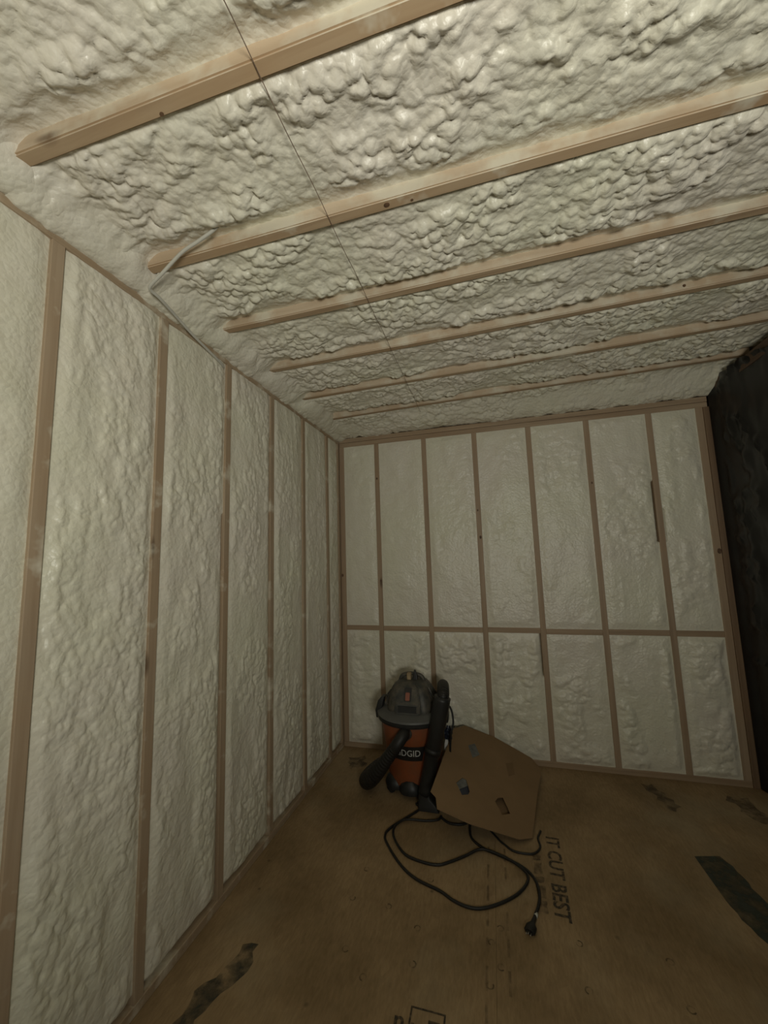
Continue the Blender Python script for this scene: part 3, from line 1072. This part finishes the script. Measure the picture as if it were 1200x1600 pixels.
holes = [[(0.953, -0.675, 0.19), (0.985, -0.606, 0.186), (1.005, -0.604, 0.177), (1.028, -0.683, 0.155), (1.021, -0.712, 0.154), (0.989, -0.742, 0.163)],
         [(1.163, -0.653, 0.103), (1.178, -0.614, 0.101), (1.206, -0.586, 0.092), (1.242, -0.679, 0.064), (1.198, -0.723, 0.078)],
         [(1.000, -0.285, 0.221), (1.039, -0.229, 0.21), (1.073, -0.319, 0.183), (1.031, -0.386, 0.192)]]
card = empty('cardboard_sheet', A, 0, label='brown cardboard sheet with cut-outs lying tilted against the vacuum wand', category='cardboard')


def slab(name, loops, h0, h1, mat, parent):
    """planar polygon with holes in the sheet's plane, given a thickness"""
    b2 = bmesh.new()
    ed = []
    for lp in loops:
        vs2 = [b2.verts.new((x, y, 0)) for x, y in lp]
        for i in range(len(vs2)):
            ed.append(b2.edges.new((vs2[i], vs2[(i + 1) % len(vs2)])))
    bmesh.ops.triangle_fill(b2, use_beauty=True, use_dissolve=False, edges=ed)
    r = bmesh.ops.extrude_face_region(b2, geom=b2.faces[:])
    for v in r['geom']:
        if isinstance(v, bmesh.types.BMVert):
            v.co.z = 1.0
    bmesh.ops.recalc_face_normals(b2, faces=b2.faces)
    for v in b2.verts:
        v.co = to3(v.co.x, v.co.y, h1 if v.co.z > 0.5 else h0) - A
    return mesh_obj(name, b2, mat, parent)


def dense(lp, step=0.06):
    out = []
    for i in range(len(lp)):
        a, b_ = lp[i], lp[(i + 1) % len(lp)]
        L = math.hypot(b_[0] - a[0], b_[1] - a[1])
        k = max(1, int(L / step))
        for j in range(k):
            out.append((a[0] + (b_[0] - a[0]) * j / k, a[1] + (b_[1] - a[1]) * j / k))
    return out


out2 = dense([to2(p) for p in outline])
hole2 = [[to2(p) for p in h] for h in holes]
slab('panel', [out2, hole2[0], hole2[1]], -0.0015, 0.0025, CARD, card)


def grow(lp, k):
    cx = sum(p[0] for p in lp) / len(lp)
    cy = sum(p[1] for p in lp) / len(lp)
    return [(cx + (x - cx) * k, cy + (y - cy) * k) for x, y in lp]


# what shows through and on the sheet: a folded flap behind, a blue wrapper, tape
b0 = grow(hole2[0], 1.25)
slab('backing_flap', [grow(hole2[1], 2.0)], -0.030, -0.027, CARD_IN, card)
slab('blue_wrapper', [b0], -0.008, -0.005, BLUE, card)
hx = hole2[0]
slab('wrapper_edge', [[hx[0], hx[1], hx[2], ((hx[2][0] + hx[3][0]) / 2, (hx[2][1] + hx[3][1]) / 2), ((hx[0][0] + hx[5][0]) / 2, (hx[0][1] + hx[5][1]) / 2)]], -0.0045, -0.002, BLUEGREY, card)
slab('tape_patch', [hole2[2]], 0.0025, 0.0032, BLUEGREY, card)
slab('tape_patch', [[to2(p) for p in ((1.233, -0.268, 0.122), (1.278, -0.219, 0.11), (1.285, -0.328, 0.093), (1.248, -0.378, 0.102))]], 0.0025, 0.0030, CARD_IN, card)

# loop of thin cord peeking out under the sheet's front corner
tube('loose_cord', catmull([(1.10, -0.70, 0.006), (1.176, -0.809, 0.006), (1.204, -0.838, 0.006), (1.24, -0.87, 0.006), (1.294, -0.877, 0.006), (1.344, -0.865, 0.006), (1.375, -0.815, 0.006), (1.372, -0.75, 0.006), (1.392, -0.69, 0.006)], 6), 0.005, RUBBER, None, 8,
     label='short loop of dark cord on floor at the cardboard front corner', category='cord')

# crumpled blue and white wrapper between vacuum and cardboard
bm = bmesh.new()
bmesh.ops.create_icosphere(bm, subdivisions=3, radius=0.034)
random.seed(4)
for v in bm.verts:
    k = 1 + 0.45 * (random.random() - 0.5)
    v.co = Vector((v.co.x * 0.75 * k, v.co.y * 0.7 * k, v.co.z * 1.35 * k))
for v in bm.verts:
    v.co += Vector((0.882, -0.36, 0.318))
scrap = mesh_obj('wrapper', bm, BLUE, None, label='crumpled blue plastic wrapper wedged between vacuum wand and cardboard', category='wrapper')
bm = bmesh.new()
loft(bm, [rrect(0.862, -0.375, 0.010, 0.012, 0.005, 0.225, 3), rrect(0.866, -0.37, 0.012, 0.014, 0.006, 0.26, 3), rrect(0.870, -0.365, 0.010, 0.012, 0.004, 0.285, 3)])
mesh_obj('white_edge', bm, WHITE, scrap)

# ------------------------------------------------------------------ cable in the ceiling corner, taut string under the joists
tube('electrical_cable', catmull([(0.475, -2.125, 2.70), (0.45, -2.11, 2.64), (0.416, -2.095, 2.598), (0.345, -2.092, 2.568), (0.265, -2.085, 2.548), (0.160, -2.062, 2.512), (0.095, -2.048, 2.490), (0.080, -2.030, 2.486), (0.078, -1.99, 2.484), (0.058, -1.89, 2.479), (0.036, -1.77, 2.470), (0.016, -1.60, 2.457), (0.006, -1.54, 2.452), (-0.01, -1.515, 2.452)], 8), 0.0058, CABLE, None, 10,
     label='white electrical cable hanging from the ceiling foam to the wall corner', category='cable')
sp = []
for i in range(60):
    y = -3.6 + i * (3.35 / 59)
    x = 0.785 - 0.012 * max(0, (y + 1.8) / 1.5)
    sp.append((x, y, jz(x) - 0.005 - 0.004 * math.sin(i * 0.9)))
tube('string', sp, 0.0012, STRING, None, 6, label='thin dark string stretched under the ceiling joists', category='string')
